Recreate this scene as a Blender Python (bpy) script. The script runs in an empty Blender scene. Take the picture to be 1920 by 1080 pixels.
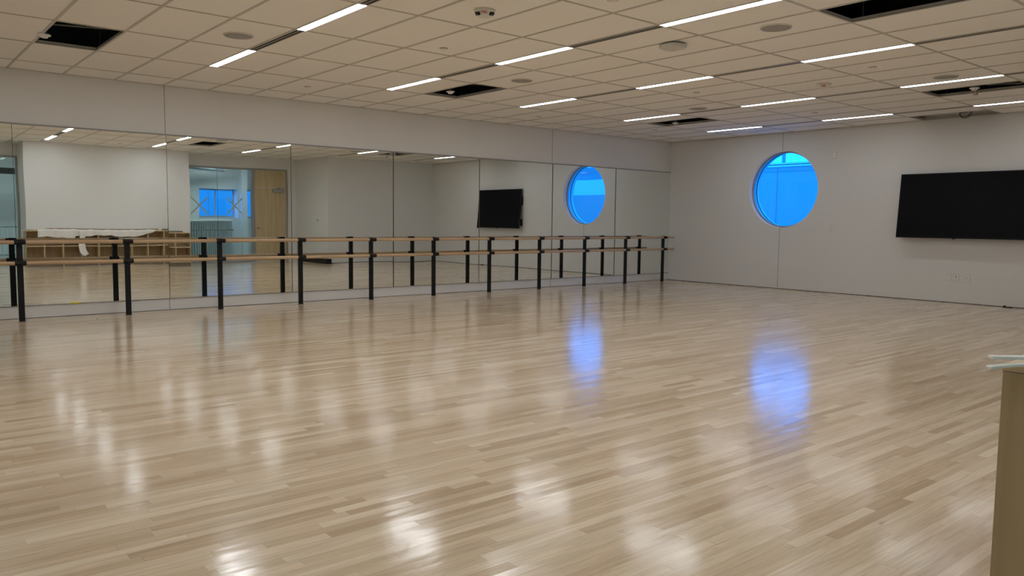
import bpy, bmesh, math, random
from mathutils import Vector, Matrix
random.seed(7)
PI = math.pi
S = bpy.context.scene
C = S.collection

# ------------------------------------------------------------------ camera
F_PX, YAW, PITCH, ROLL = 1474.4, 0.87703, -0.084706, 0.010916
CAM = Vector((-14.3337, -11.6325, 1.3056))
fw = Vector((math.cos(YAW)*math.cos(PITCH), math.sin(YAW)*math.cos(PITCH), math.sin(PITCH)))
rt = Vector((math.sin(YAW), -math.cos(YAW), 0)); up = rt.cross(fw)
cr, sr = math.cos(ROLL), math.sin(ROLL)
rt2 = cr*rt + sr*up; up2 = -sr*rt + cr*up
cd = bpy.data.cameras.new('camera'); co = bpy.data.objects.new('camera', cd); C.objects.link(co)
cd.sensor_width = 36.0; cd.lens = 36.0*F_PX/1920; cd.clip_start = .05; cd.clip_end = 200
co.matrix_world = Matrix(((rt2.x, up2.x, -fw.x, CAM.x), (rt2.y, up2.y, -fw.y, CAM.y), (rt2.z, up2.z, -fw.z, CAM.z), (0, 0, 0, 1)))
S.camera = co

# ------------------------------------------------------------------ world, exposure
S.view_settings.view_transform = 'Standard'; S.view_settings.look = 'None'
S.view_settings.gamma = 1; S.view_settings.use_curve_mapping = False
S.view_settings.exposure = 0.0
W = bpy.data.worlds.new('overcast_sky'); S.world = W; W.use_nodes = True
W.node_tree.nodes['Background'].inputs[0].default_value = (.93, .97, 1, 1)
W.node_tree.nodes['Background'].inputs[1].default_value = 4.4
S.cycles.use_denoising = True
S.cycles.max_bounces = 14; S.cycles.diffuse_bounces = 6; S.cycles.glossy_bounces = 6
S.cycles.transparent_max_bounces = 12; S.cycles.transmission_bounces = 6
S.cycles.sample_clamp_indirect = 8
LAMP = 31.0     # radiance of the lit lenses

# ------------------------------------------------------------------ sizes of the room
H = 3.126            # ceiling
XB = -17.6           # wall behind the camera
Y1, Y2, Y3 = -9.87, -12.1, -11.05     # right wall, glazed recess, white pier
XJ, XP1, XP2 = -3.6, -7.34, -11.36    # jog wall, pier ends
YC = -17.6           # corridor outer wall
HC = 3.6             # corridor ceiling
GX = [-.02 - .6096*k for k in range(0, 29)]
GY = [-.66 - 1.2192*k for k in range(0, 10)]
WY, WZ, WR = -2.857, 2.0, .762        # round window

# ------------------------------------------------------------------ materials
def nodes(name):
    m = bpy.data.materials.new(name); m.use_nodes = True
    nt = m.node_tree; b = nt.nodes['Principled BSDF']
    return m, nt, b
def N(nt, t, **k):
    n = nt.nodes.new(t)
    for a, v in k.items(): setattr(n, a, v)
    return n
def mth(nt, op, a, b=None, c=None):
    n = N(nt, 'ShaderNodeMath', operation=op)
    for i, v in enumerate((a, b, c)):
        if v is None: continue
        if isinstance(v, (int, float)): n.inputs[i].default_value = v
        else: nt.links.new(v, n.inputs[i])
    return n.outputs[0]
def mat(name, col, rough=.6, metal=0, var=.04, scale=8, bump=.0, bscale=200, spec=.5, coat=0):
    m, nt, b = nodes(name)
    tc = N(nt, 'ShaderNodeTexCoord'); no = N(nt, 'ShaderNodeTexNoise')
    nt.links.new(tc.outputs['Object'], no.inputs['Vector']); no.inputs['Scale'].default_value = scale
    no.inputs['Detail'].default_value = 3
    mr = N(nt, 'ShaderNodeMapRange'); nt.links.new(no.outputs[0], mr.inputs[0])
    mr.inputs[3].default_value = 1-var; mr.inputs[4].default_value = 1+var
    mx = N(nt, 'ShaderNodeMix', data_type='RGBA', blend_type='MULTIPLY'); mx.inputs[0].default_value = 1
    mx.inputs[6].default_value = (*col, 1); nt.links.new(mr.outputs[0], mx.inputs[7])
    nt.links.new(mx.outputs[2], b.inputs['Base Color'])
    b.inputs['Roughness'].default_value = rough; b.inputs['Metallic'].default_value = metal
    b.inputs['Specular IOR Level'].default_value = spec
    if coat: b.inputs['Coat Weight'].default_value = coat
    if bump:
        n2 = N(nt, 'ShaderNodeTexNoise'); n2.inputs['Scale'].default_value = bscale
        nt.links.new(tc.outputs['Object'], n2.inputs['Vector'])
        bp = N(nt, 'ShaderNodeBump'); bp.inputs['Strength'].default_value = bump; bp.inputs['Distance'].default_value = .002
        nt.links.new(n2.outputs[0], bp.inputs['Height']); nt.links.new(bp.outputs[0], b.inputs['Normal'])
    return m
def emis(name, col, s):
    m, nt, b = nodes(name); nt.nodes.remove(b)
    e = N(nt, 'ShaderNodeEmission'); e.inputs[0].default_value = (*col, 1); e.inputs[1].default_value = s
    nt.links.new(e.outputs[0], nt.nodes['Material Output'].inputs[0]); return m
def glass(name, tint, gloss=.06, dirt=0, film=False):
    m, nt, b = nodes(name); nt.nodes.remove(b)
    t = N(nt, 'ShaderNodeBsdfTransparent'); t.inputs[0].default_value = (*tint, 1)
    g = N(nt, 'ShaderNodeBsdfGlossy'); g.inputs['Roughness'].default_value = .02
    lw = N(nt, 'ShaderNodeLayerWeight'); lw.inputs['Blend'].default_value = .5
    f5 = mth(nt, 'MULTIPLY_ADD', mth(nt, 'POWER', lw.outputs['Facing'], 5.0), .9, .03)
    mx = N(nt, 'ShaderNodeMixShader')
    nt.links.new(f5, mx.inputs[0]); nt.links.new(t.outputs[0], mx.inputs[1]); nt.links.new(g.outputs[0], mx.inputs[2])
    if dirt:      # vertical runs of dried water on the film
        tc = N(nt, 'ShaderNodeTexCoord'); mp = N(nt, 'ShaderNodeMapping'); nt.links.new(tc.outputs['Object'], mp.inputs[0])
        mp.inputs['Scale'].default_value = (1, 22, 1.3)
        no = N(nt, 'ShaderNodeTexNoise'); no.inputs['Scale'].default_value = 2.2; no.inputs['Detail'].default_value = 5
        nt.links.new(mp.outputs[0], no.inputs['Vector'])
        ra = N(nt, 'ShaderNodeValToRGB'); ra.color_ramp.elements[0].position = .5; ra.color_ramp.elements[1].position = .85
        ra.color_ramp.elements[0].color = (*tint, 1); ra.color_ramp.elements[1].color = (tint[0]+.35*dirt, tint[1]+.35*dirt, min(1, tint[2]+.1), 1)
        nt.links.new(no.outputs[0], ra.inputs[0]); nt.links.new(ra.outputs[0], t.inputs[0])
    nt.links.new(mx.outputs[0], nt.nodes['Material Output'].inputs[0]); return m

M = {}
M['wall'] = mat('painted_wall', (.775, .775, .765), .55, var=.012, scale=1.5, bump=.25, bscale=260)
M['tile'] = mat('ceiling_tile', (.90, .875, .835), .95, var=.02, scale=60, bump=.2, bscale=500, spec=.2)
M['tee'] = mat('ceiling_grid_paint', (.56, .535, .48), .5, var=.02)
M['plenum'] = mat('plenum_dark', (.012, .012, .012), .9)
M['grey_panel'] = mat('grey_sheet_metal', (.16, .155, .14), .6, var=.1)
M['black'] = mat('black_powder_coat', (.008, .0085, .009), .42, var=.15, scale=30, spec=.25)
M['black_plastic'] = mat('black_plastic', (.008, .008, .009), .35, var=.1, spec=.25)
M['screen'] = mat('television_screen', (.004, .004, .006), .30, var=.02, spec=.10)
M['plate'] = mat('white_plastic', (.84, .83, .81), .4, var=.01)
M['offwhite'] = mat('device_plastic', (.74, .72, .67), .45, var=.02)
M['ap_plastic'] = mat('access_point_plastic', (.60, .59, .53), .45, var=.02)
M['rim'] = mat('plate_shade_rim', (.30, .29, .27), .7)  # dark grey that paints the shadow edge round the wall plates
M['grille'] = mat('speaker_grille', (.36, .35, .335), .7, var=.12, scale=300)
M['slot'] = mat('black_slot', (.01, .01, .01), .6)
M['alu'] = mat('grey_aluminium', (.36, .355, .345), .45, metal=.3, var=.03)
M['trim_grey'] = mat('mirror_channel', (.34, .335, .33), .5, metal=.3, var=.03)
M['joint'] = mat('dark_joint_and_shade', (.09, .085, .08), .8)  # real joints, and the painted gap shade at the wall feet
M['foam'] = mat('white_packing_foam', (.82, .81, .775), .6, var=.04, scale=20, bump=.4, bscale=40)
M['card'] = mat('cardboard', (.42, .30, .19), .8, var=.06, scale=12)
M['red'] = mat('red_lettering', (.55, .06, .04), .6)
M['lensclear'] = mat('strobe_lens', (.5, .5, .5), .1, metal=.6, var=.5, scale=60)
M['steel'] = mat('satin_steel', (.42, .41, .39), .35, metal=.9, var=.03)
M['yellow'] = mat('yellow_tape', (.9, .75, .02), .5)
M['concrete'] = mat('corridor_floor', (.33, .34, .34), .12, var=.12, scale=2)
M['slat'] = mat('grey_slat_paint', (.80, .82, .83), .5, var=.05)
M['slat_dark'] = mat('grey_slat_backing', (.42, .44, .45), .6, var=.05)
M['tape'] = mat('masking_tape', (.50, .58, .52), .7, var=.05)
M['tape_orange'] = mat('orange_tape', (.62, .42, .12), .7)
M['pipe'] = mat('grey_duct', (.20, .22, .23), .5, metal=.3)
M['ext'] = mat('exterior_siding', (.42, .44, .45), .8, var=.03, scale=.7)
M['ext2'] = mat('exterior_parapet', (.9, .9, .9), .7, var=.03)
M['extd'] = mat('exterior_metal', (.30, .32, .35), .6)
M['extj'] = mat('exterior_joint', (.375, .39, .40), .8)
M['bark'] = mat('tree_bark', (.10, .09, .08), .9)
M['ground'] = mat('exterior_ground', (.45, .45, .44), .9, var=.08, scale=.6)
M['green'] = mat('green_scrap', (.05, .25, .12), .6)
LC = (.965, 1, 1.035)
M['lamp'] = emis('lit_lens', LC, LAMP*1.12)
M['lamp_dim'] = emis('lit_lens_dim_rows', LC, LAMP*.50)      # rows nearest the window, set weaker to keep the end wall darker
M['lamp_mid'] = emis('lit_lens_mid_zone', LC, LAMP*.85)
M['lampc'] = emis('corridor_lit_lens', (.95, 1, .97), 72)
M['film'] = glass('blue_film_glass', (.006, .235, .88), dirt=.06)
M['filmc'] = glass('corridor_blue_film_glass', (.12, .53, .96))
M['glaz'] = glass('clear_glazing', (.84, .95, .965))

def wood(name, c1, c2, axis='X', rough=.45, gs=1.0):
    m, nt, b = nodes(name)
    tc = N(nt, 'ShaderNodeTexCoord'); mp = N(nt, 'ShaderNodeMapping'); nt.links.new(tc.outputs['Object'], mp.inputs[0])
    sc = {'X': (.8, 14, 14), 'Y': (14, .8, 14), 'Z': (14, 14, .8)}[axis]
    mp.inputs['Scale'].default_value = tuple(gs*v for v in sc)
    no = N(nt, 'ShaderNodeTexNoise'); no.inputs['Scale'].default_value = 1.6; no.inputs['Detail'].default_value = 6; no.inputs['Distortion'].default_value = .6
    nt.links.new(mp.outputs[0], no.inputs['Vector'])
    ra = N(nt, 'ShaderNodeValToRGB'); ra.color_ramp.elements[0].position = .3; ra.color_ramp.elements[1].position = .7
    ra.color_ramp.elements[0].color = (*c1, 1); ra.color_ramp.elements[1].color = (*c2, 1)
    nt.links.new(no.outputs[0], ra.inputs[0]); nt.links.new(ra.outputs[0], b.inputs['Base Color'])
    b.inputs['Roughness'].default_value = rough
    return m
M['rail'] = wood('beech_handrail', (.50, .33, .19), (.62, .44, .27), 'X', .35)
M['cubby'] = wood('maple_plywood', (.42, .31, .17), (.52, .40, .235), 'Z', .4, .5)
M['cubby_edge'] = wood('maple_edge', (.60, .47, .29), (.68, .55, .36), 'X', .4)
M['door'] = wood('maple_door', (.49, .385, .215), (.62, .50, .30), 'Z', .4, .6)
M['toe'] = mat('grey_toe_kick', (.22, .19, .145), .5)

def floor_mat():
    m, nt, b = nodes('maple_strip_floor'); L = nt.links.new
    tc = N(nt, 'ShaderNodeTexCoord'); sp = N(nt, 'ShaderNodeSeparateXYZ'); L(tc.outputs['Object'], sp.inputs[0])
    x, y = sp.outputs[0], sp.outputs[1]
    yr = mth(nt, 'DIVIDE', y, .0572); row = mth(nt, 'FLOOR', yr); fy = mth(nt, 'FRACT', yr)
    w1 = N(nt, 'ShaderNodeTexWhiteNoise', noise_dimensions='1D'); L(row, w1.inputs['W'])
    w1b = N(nt, 'ShaderNodeTexWhiteNoise', noise_dimensions='1D'); L(mth(nt, 'ADD', row, 531.3), w1b.inputs['W'])
    ln = mth(nt, 'MULTIPLY_ADD', w1.outputs[0], .8, .45)
    xr = mth(nt, 'ADD', mth(nt, 'DIVIDE', x, ln), mth(nt, 'MULTIPLY', w1b.outputs[0], 17.0))
    brd = mth(nt, 'FLOOR', xr); fx = mth(nt, 'FRACT', xr)
    cb = N(nt, 'ShaderNodeCombineXYZ'); L(row, cb.inputs[0]); L(brd, cb.inputs[1])
    w2 = N(nt, 'ShaderNodeTexWhiteNoise', noise_dimensions='3D'); L(cb.outputs[0], w2.inputs['Vector'])
    ra = N(nt, 'ShaderNodeValToRGB'); cr_ = ra.color_ramp
    cr_.elements[0].position = 0; cr_.elements[0].color = (.55, .405, .26, 1)
    cr_.elements[1].position = 1; cr_.elements[1].color = (.83, .69, .52, 1)
    for p_, c_ in ((.10, (.625, .475, .32)), (.4, (.69, .54, .375)), (.75, (.75, .60, .43))):
        e = cr_.elements.new(p_); e.color = (*c_, 1)
    L(w2.outputs['Value'], ra.inputs[0])
    # grain inside each board
    cg = N(nt, 'ShaderNodeCombineXYZ')
    L(mth(nt, 'MULTIPLY_ADD', w2.outputs['Value'], 40.0, mth(nt, 'MULTIPLY', x, 1.6)), cg.inputs[0])
    L(mth(nt, 'MULTIPLY', y, 26.0), cg.inputs[1]); L(mth(nt, 'MULTIPLY', brd, 3.7), cg.inputs[2])
    g = N(nt, 'ShaderNodeTexNoise'); g.inputs['Scale'].default_value = 1.6; g.inputs['Detail'].default_value = 7; g.inputs['Distortion'].default_value = 1.2
    L(cg.outputs[0], g.inputs['Vector'])
    gr = N(nt, 'ShaderNodeMapRange'); L(g.outputs[0], gr.inputs[0]); gr.inputs[1].default_value = .28; gr.inputs[2].default_value = .72
    gr.inputs[3].default_value = .84; gr.inputs[4].default_value = 1.10
    mx = N(nt, 'ShaderNodeMix', data_type='RGBA', blend_type='MULTIPLY'); mx.inputs[0].default_value = 1
    L(ra.outputs[0], mx.inputs[6]); L(gr.outputs[0], mx.inputs[7])
    # dark mineral flecks
    fl = N(nt, 'ShaderNodeTexNoise'); fl.inputs['Scale'].default_value = 1; fl.inputs['Detail'].default_value = 3
    cf = N(nt, 'ShaderNodeCombineXYZ'); L(mth(nt, 'MULTIPLY', x, 5.0), cf.inputs[0]); L(mth(nt, 'MULTIPLY', y, 38.0), cf.inputs[1]); L(row, cf.inputs[2])
    L(cf.outputs[0], fl.inputs['Vector'])
    fr = N(nt, 'ShaderNodeMapRange'); L(fl.outputs[0], fr.inputs[0]); fr.inputs[1].default_value = .70; fr.inputs[2].default_value = .80
    fr.inputs[3].default_value = 0; fr.inputs[4].default_value = .55
    mx2 = N(nt, 'ShaderNodeMix', data_type='RGBA'); L(fr.outputs[0], mx2.inputs[0]); L(mx.outputs[2], mx2.inputs[6]); mx2.inputs[7].default_value = (.20, .12, .07, 1)
    # seams between the strips
    sy = mth(nt, 'LESS_THAN', fy, .022); sx = mth(nt, 'LESS_THAN', mth(nt, 'MULTIPLY', fx, ln), .0018)
    seam = mth(nt, 'MULTIPLY', mth(nt, 'MAXIMUM', sy, sx), .38)
    mx3 = N(nt, 'ShaderNodeMix', data_type='RGBA'); L(seam, mx3.inputs[0]); L(mx2.outputs[2], mx3.inputs[6]); mx3.inputs[7].default_value = (.16, .10, .06, 1)
    L(mx3.outputs[2], b.inputs['Base Color'])
    b.inputs['Roughness'].default_value = .17; b.inputs['IOR'].default_value = 1.5
    rn = N(nt, 'ShaderNodeTexNoise'); L(tc.outputs['Object'], rn.inputs['Vector']); rn.inputs['Scale'].default_value = 3.0
    rr = N(nt, 'ShaderNodeMapRange'); L(rn.outputs[0], rr.inputs[0]); rr.inputs[3].default_value = .11; rr.inputs[4].default_value = .17
    L(rr.outputs[0], b.inputs['Roughness'])
    # every strip is cupped and tipped a little, so reflections break up strip by strip
    cw = N(nt, 'ShaderNodeCombineXYZ'); L(mth(nt, 'MULTIPLY', x, 1.3), cw.inputs[0]); L(mth(nt, 'MULTIPLY', y, 11.0), cw.inputs[1])
    wn = N(nt, 'ShaderNodeTexNoise'); wn.inputs['Scale'].default_value = 1; wn.inputs['Detail'].default_value = 2; L(cw.outputs[0], wn.inputs['Vector'])
    tip = mth(nt, 'MULTIPLY', mth(nt, 'SUBTRACT', w2.outputs['Value'], .5), fy)
    hgt = mth(nt, 'MULTIPLY_ADD', tip, .25, wn.outputs[0])
    bp = N(nt, 'ShaderNodeBump'); bp.inputs['Strength'].default_value = 1; bp.inputs['Distance'].default_value = .0016
    L(hgt, bp.inputs['Height']); L(bp.outputs[0], b.inputs['Normal'])
    return m
M['floor'] = floor_mat()

def mirror_mat():
    m, nt, b = nodes('silvered_mirror')
    b.inputs['Metallic'].default_value = 1; b.inputs['Roughness'].default_value = .0
    tc = N(nt, 'ShaderNodeTexCoord'); no = N(nt, 'ShaderNodeTexNoise'); no.inputs['Scale'].default_value = 1.2; nt.links.new(tc.outputs['Object'], no.inputs['Vector'])
    ra = N(nt, 'ShaderNodeValToRGB'); ra.color_ramp.elements[0].color = (.85, .89, .87, 1); ra.color_ramp.elements[1].color = (.88, .915, .90, 1)
    nt.links.new(no.outputs[0], ra.inputs[0]); nt.links.new(ra.outputs[0], b.inputs['Base Color'])
    return m
M['mirror'] = mirror_mat()
M['mirror_edge'] = mat('mirror_edge', (.05, .06, .06), .4)

# ------------------------------------------------------------------ mesh helpers
def bm_(): return bmesh.new()
def box(bm, a, b, mi=0):
    x0, y0, z0 = a; x1, y1, z1 = b
    if x0 > x1: x0, x1 = x1, x0
    if y0 > y1: y0, y1 = y1, y0
    if z0 > z1: z0, z1 = z1, z0
    v = [bm.verts.new(p) for p in ((x0,y0,z0),(x1,y0,z0),(x1,y1,z0),(x0,y1,z0),(x0,y0,z1),(x1,y0,z1),(x1,y1,z1),(x0,y1,z1))]
    for f in ((0,3,2,1),(4,5,6,7),(0,1,5,4),(1,2,6,5),(2,3,7,6),(3,0,4,7)):
        fc = bm.faces.new([v[i] for i in f]); fc.material_index = mi
    return v
def tube(bm, p0, p1, r, n=16, mi=0, r2=None, cap=True):
    p0, p1 = Vector(p0), Vector(p1); d = (p1-p0).normalized()
    a = d.orthogonal().normalized(); b = d.cross(a); r2 = r if r2 is None else r2
    A = [bm.verts.new(p0 + r*(math.cos(t)*a + math.sin(t)*b)) for t in [2*PI*i/n for i in range(n)]]
    B = [bm.verts.new(p1 + r2*(math.cos(t)*a + math.sin(t)*b)) for t in [2*PI*i/n for i in range(n)]]
    for i in range(n):
        f = bm.faces.new((A[i], A[(i+1)%n], B[(i+1)%n], B[i])); f.material_index = mi; f.smooth = True
    if cap:
        bm.faces.new(A[::-1]).material_index = mi; bm.faces.new(B).material_index = mi
def path(bm, pts, r, n=8, mi=0, closed=False):
    pts = [Vector(p) for p in pts]; rings = []; m = len(pts)
    ref = Vector((0, 0, 1)) if abs((pts[1]-pts[0]).normalized().z) < .9 else Vector((1, 0, 0))
    for i, p in enumerate(pts):
        q0 = pts[(i-1) % m] if (closed or i > 0) else p; q1 = pts[(i+1) % m] if (closed or i < m-1) else p
        d = (q1-q0).normalized(); a = d.cross(ref)
        if a.length < 1e-3: a = d.orthogonal()
        a.normalize(); b = d.cross(a); ref = b if False else ref
        rings.append([bm.verts.new(p + r*(math.cos(2*PI*k/n)*a + math.sin(2*PI*k/n)*b)) for k in range(n)])
    for i in range(m if closed else m-1):
        A, B = rings[i], rings[(i+1) % m]
        for k in range(n):
            f = bm.faces.new((A[k], A[(k+1)%n], B[(k+1)%n], B[k])); f.smooth = True; f.material_index = mi
    if not closed:
        bm.faces.new(rings[0][::-1]); bm.faces.new(rings[-1])
def lathe(bm, prof, c, n=32, mi=0, axis='Z'):
    # prof: (radius, height) pairs
    c = Vector(c); rings = []
    for r, h in prof:
        ring = []
        for i in range(n):
            t = 2*PI*i/n
            v = Vector((r*math.cos(t), r*math.sin(t), h)) if axis == 'Z' else Vector((h, r*math.cos(t), r*math.sin(t)))
            ring.append(bm.verts.new(c+v))
        rings.append(ring)
    for A, B in zip(rings, rings[1:]):
        for i in range(n):
            f = bm.faces.new((A[i], A[(i+1)%n], B[(i+1)%n], B[i])); f.smooth = True; f.material_index = mi
    for R_, rev in ((rings[0], True), (rings[-1], False)):
        if (R_[0].co - R_[n//2].co).length > 1e-5:
            f = bm.faces.new(R_[::-1] if rev else R_); f.material_index = mi
def obj(name, bm, mats, parent=None, bevel=0, recalc=True):
    if recalc: bmesh.ops.recalc_face_normals(bm, faces=bm.faces)
    me = bpy.data.meshes.new(name); bm.to_mesh(me); bm.free()
    for m in (mats if isinstance(mats, (list, tuple)) else [mats]): me.materials.append(M[m])
    o = bpy.data.objects.new(name, me); C.objects.link(o)
    if parent: o.parent = parent; o.matrix_parent_inverse = parent.matrix_world.inverted() if False else Matrix.Translation(-parent.location)
    if bevel:
        md = o.modifiers.new('bevel', 'BEVEL'); md.width = bevel; md.segments = 2; md.limit_method = 'ANGLE'
    return o
def tag(o, label, cat, group=None):
    o['label'] = label; o['category'] = cat
    if group: o['group'] = group
    return o
def thing(name, label, cat, loc=(0, 0, 0), group=None):
    o = bpy.data.objects.new(name, None); C.objects.link(o); o.location = loc; o.empty_display_size = .1
    return tag(o, label, cat, group)
def struct(name, bm, mats, parent=None, label=None, bevel=0):
    o = obj(name, bm, mats, parent, bevel); o['kind'] = 'structure'
    if label: o['label'] = label
    return o
def copy_tree(root, loc, label=None):
    r = root.copy(); C.objects.link(r); r.location = loc
    if label: r['label'] = label
    for ch in list(root.children):
        c = ch.copy(); C.objects.link(c); c.parent = r; c.matrix_parent_inverse = ch.matrix_parent_inverse.copy()
        for g in list(ch.children):
            d = g.copy(); C.objects.link(d); d.parent = c; d.matrix_parent_inverse = g.matrix_parent_inverse.copy()
    return r

# ------------------------------------------------------------------ floor
b = bm_(); v = [b.verts.new(p) for p in ((XB, .0, 0), (XB, Y2, 0), (0, Y2, 0), (0, 0, 0))]; b.faces.new(v)
w = [b.verts.new((p.co.x, p.co.y, -.04)) for p in v]; b.faces.new(w)
for i in range(4): b.faces.new((v[i], v[(i+1)%4], w[(i+1)%4], w[i]))
struct('floor', b, 'floor', label='glossy pale maple strip floor')
b = bm_(); box(b, (XB, YC, -.04), (0.0, Y2, -.0005)); struct('floor', b, 'concrete', label='polished grey floor of the corridor behind the glass')

# ------------------------------------------------------------------ walls
T = .16
b = bm_(); box(b, (XB-T, 0, -.04), (.4, T, H+1.0)); struct('wall_left', b, 'wall', label='long white wall carrying the mirrors')
# far wall with the round opening
def wall_with_hole(name, label):
    b = bm_(); th = .36
    def ring(x, n=96):
        return [b.verts.new((x, WY + WR*math.cos(2*PI*i/n), WZ + WR*math.sin(2*PI*i/n))) for i in range(n)]
    def sq(x, n=96):
        out = []; Rr = 1.0
        for i in range(n):
            c, s = math.cos(2*PI*i/n), math.sin(2*PI*i/n); k = Rr/max(abs(c), abs(s)); out.append(b.verts.new((x, WY+k*c, WZ+k*s)))
        return out
    for x, flip in ((0, 0), (th, 1)):
        A, B = ring(x), sq(x); n = len(A)
        for i in range(n): b.faces.new((A[i], A[(i+1)%n], B[(i+1)%n], B[i]))
        if x == 0: A0 = A
        else: A1 = A
    n = 96
    for i in range(n):
        f = b.faces.new((A0[i], A1[i], A1[(i+1)%n], A0[(i+1)%n])); f.smooth = True
    # the four rectangles round the square
    for (ya, yb, za, zb) in ((WY+1, T, -.04, H+1), (Y2-.2, WY-1, -.04, H+1), (WY-1, WY+1, -.04, WZ-1), (WY-1, WY+1, WZ+1, H+1)):
        for x in (0, th):
            b.faces.new([b.verts.new(p) for p in ((x, ya, za), (x, yb, za), (x, yb, zb), (x, ya, zb))])
    bmesh.ops.remove_doubles(b, verts=b.verts, dist=1e-5)
    return struct(name, b, 'wall', label=label)
wall_with_hole('wall_far', 'white end wall with the round window and the television')
b = bm_(); box(b, (XJ, Y1-T, -.04), (0, Y1, H+.1)); struct('wall_right', b, 'wall', label='white side wall seen in the mirrors')
b = bm_(); box(b, (XJ, Y2-.1, -.04), (XJ+T, Y1-T, H+.1)); struct('wall_jog', b, 'wall', label='short white return wall with the thermostat')
b = bm_(); box(b, (XP2, Y2-.1, -.04), (XP1, Y3, H+.1)); struct('wall_pier', b, 'wall', label='broad white wall behind the cubbies')
b = bm_(); box(b, (XP1, Y2-.1, 2.80), (XJ, Y2, H+.1)); struct('wall_header', b, 'wall', label='white bulkhead over the glazing and door')
b = bm_(); box(b, (-15.3, Y2-.1, 2.80), (XP2, Y2, H+.1)); box(b, (XB, Y2-.1, -.04), (-15.3, Y2, H+.1)); struct('wall_header', b, 'wall', label='white bulkhead over the glazing behind the camera')
b = bm_(); box(b, (XB-T, YC, -.04), (XB, 0, H+.6)); struct('wall_back', b, 'wall', label='white wall behind the camera')

# ------------------------------------------------------------------ ceiling: lay-in tiles, tees, missing tiles
holes = [(-12.82, -12.2, -3.1, -1.88), (-7.95, -7.33, -3.1, -1.88), (-7.95, -7.33, -9.2, -7.98), (-3.08, -2.45, -3.1, -1.88),
         (-3.08, -2.45, -7.98, -6.76), (-.64, .0, -6.76, -5.54)]
def in_hole(x, y): return any(a < x < c and d < y < e for a, c, d, e in holes)
ROWX = [GX[2+4*j] for j in range(6)]      # left edge of each strip row (strip is g .. g+.10)
def row_end(gx): return -9.2 if gx > -4 else -10.42
def solid_above(x, y):      # inside the wall blocks: no ceiling
    return (x > XJ and y < Y1) or (XP2 < x < XP1 and y < Y3)
b = bm_()
xs = sorted([XB] + [g for g in GX if g > XB] + [0.0]); ysl = sorted([0.0, Y2] + [g for g in GY if g > Y2])
for i in range(len(xs)-1):
    for j in range(len(ysl)-1):
        x0, x1, y0, y1 = xs[i], xs[i+1], ysl[j], ysl[j+1]
        cx, cy = (x0+x1)/2, (y0+y1)/2
        if in_hole(cx, cy): continue
        for g in ROWX:
            if abs(x0-g) < .01 and cy < -1.88 and cy > row_end(g): x0 = g+.10
        if x1-x0 < .03: 
            box(b, (x0, y0, H+.004), (x1, y1, H+.02)); continue
        box(b, (x0, y0, H+.004), (x1, y1, H+.02))
tw = .012
hx = lambda x, y0, y1: False
def tee(ax, at, lo, hi):
    # grid bars; kept across the missing tiles' edges only
    if ax == 'x': box(b, (at-tw, lo, H-.002), (at+tw, hi, H+.0035), 1); box(b, (at-.001, lo, H+.0035), (at+.001, hi, H+.035), 1)
    else: box(b, (lo, at-tw, H-.0015), (hi, at+tw, H+.003), 1); box(b, (lo, at-.001, H+.003), (hi, at+.001, H+.035), 1)
for g in GX:
    if g > XB: tee('x', g, Y2, 0)
for g in GY:
    if g > Y2: tee('y', g, XB, 0)
for x0, x1, y0, y1 in ((XB, 0, -.02, 0), (-.02, 0, Y1, 0)): box(b, (x0, y0, H-.002), (x1, y1, H+.0035), 1)
cl = struct('ceiling', b, ['tile', 'tee'], label='suspended ceiling of pale lay-in tiles with some tiles missing')
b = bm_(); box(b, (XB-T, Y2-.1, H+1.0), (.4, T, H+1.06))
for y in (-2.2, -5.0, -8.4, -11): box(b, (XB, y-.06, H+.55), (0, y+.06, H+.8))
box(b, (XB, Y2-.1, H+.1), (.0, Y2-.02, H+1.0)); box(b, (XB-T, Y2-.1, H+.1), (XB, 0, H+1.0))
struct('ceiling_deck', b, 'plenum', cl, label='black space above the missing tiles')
b = bm_()
for i in range(len(holes)-1):
    x0, x1, y0, y1 = holes[i]
    for sx, sy in ((x0+.01, y0+.1), (x1-.01, y1-.1)):
        tube(b, (sx, sy, H+.03), (sx+.05, sy+.02, H+.7), .0015, 6)
    tube(b, (x0-.1, (y0+y1)/2+.2, H+.12), (x1+.1, (y0+y1)/2-.1, H+.12), .012, 8)
struct('hanger_wires', b, 'grey_panel', cl)
b = bm_(); box(b, (-.63, -6.75, H+.14), (-.02, -5.55, H+.16)); struct('grey_board', b, 'grey_panel', cl, label='grey board above the open tile by the end wall')

# trim: soffit joints, mirror channels, wall joints, dark strips painted as base gap shadow
MT, MB_, MX0 = 2.441, .168, -14.64
k = 1
def trim(a, c, m, label):
    global k
    b = bm_(); box(b, a, c); struct('trim_%d' % k, b, m, label=label); k += 1
trim((MX0, -.02, MT), (0, 0, MT+.022), 'trim_grey', 'grey channel along the top of the mirrors')
trim((MX0, -.016, MB_-.008), (0, 0, MB_), 'trim_grey', 'grey channel along the foot of the mirrors')
for x in (-10.973, -3.658):
    trim((x-.003, -.0012, MT+.022), (x+.003, 0, H), 'joint', 'thin dark vertical joint in the wall above the mirrors')
    trim((x-.003, -.0012, 0), (x+.003, 0, MB_-.008), 'joint', 'thin dark vertical joint in the wall below the mirrors')
trim((-.0012, -2.832, WZ+WR), (0, -2.826, H), 'joint', 'thin dark joint above the round window')
trim((-.0012, -2.832, 0), (0, -2.826, WZ-WR), 'joint', 'thin dark joint below the round window')
b = bm_(); box(b, (-.004, Y1, 0), (0, 0, .010)); struct('gap_shade_far', b, 'joint')  # dark strips painting the gap shadow at the wall feet, no boards
b = bm_(); box(b, (XB, -.003, 0), (0, 0, .006)); struct('gap_shade_left', b, 'joint')
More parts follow.
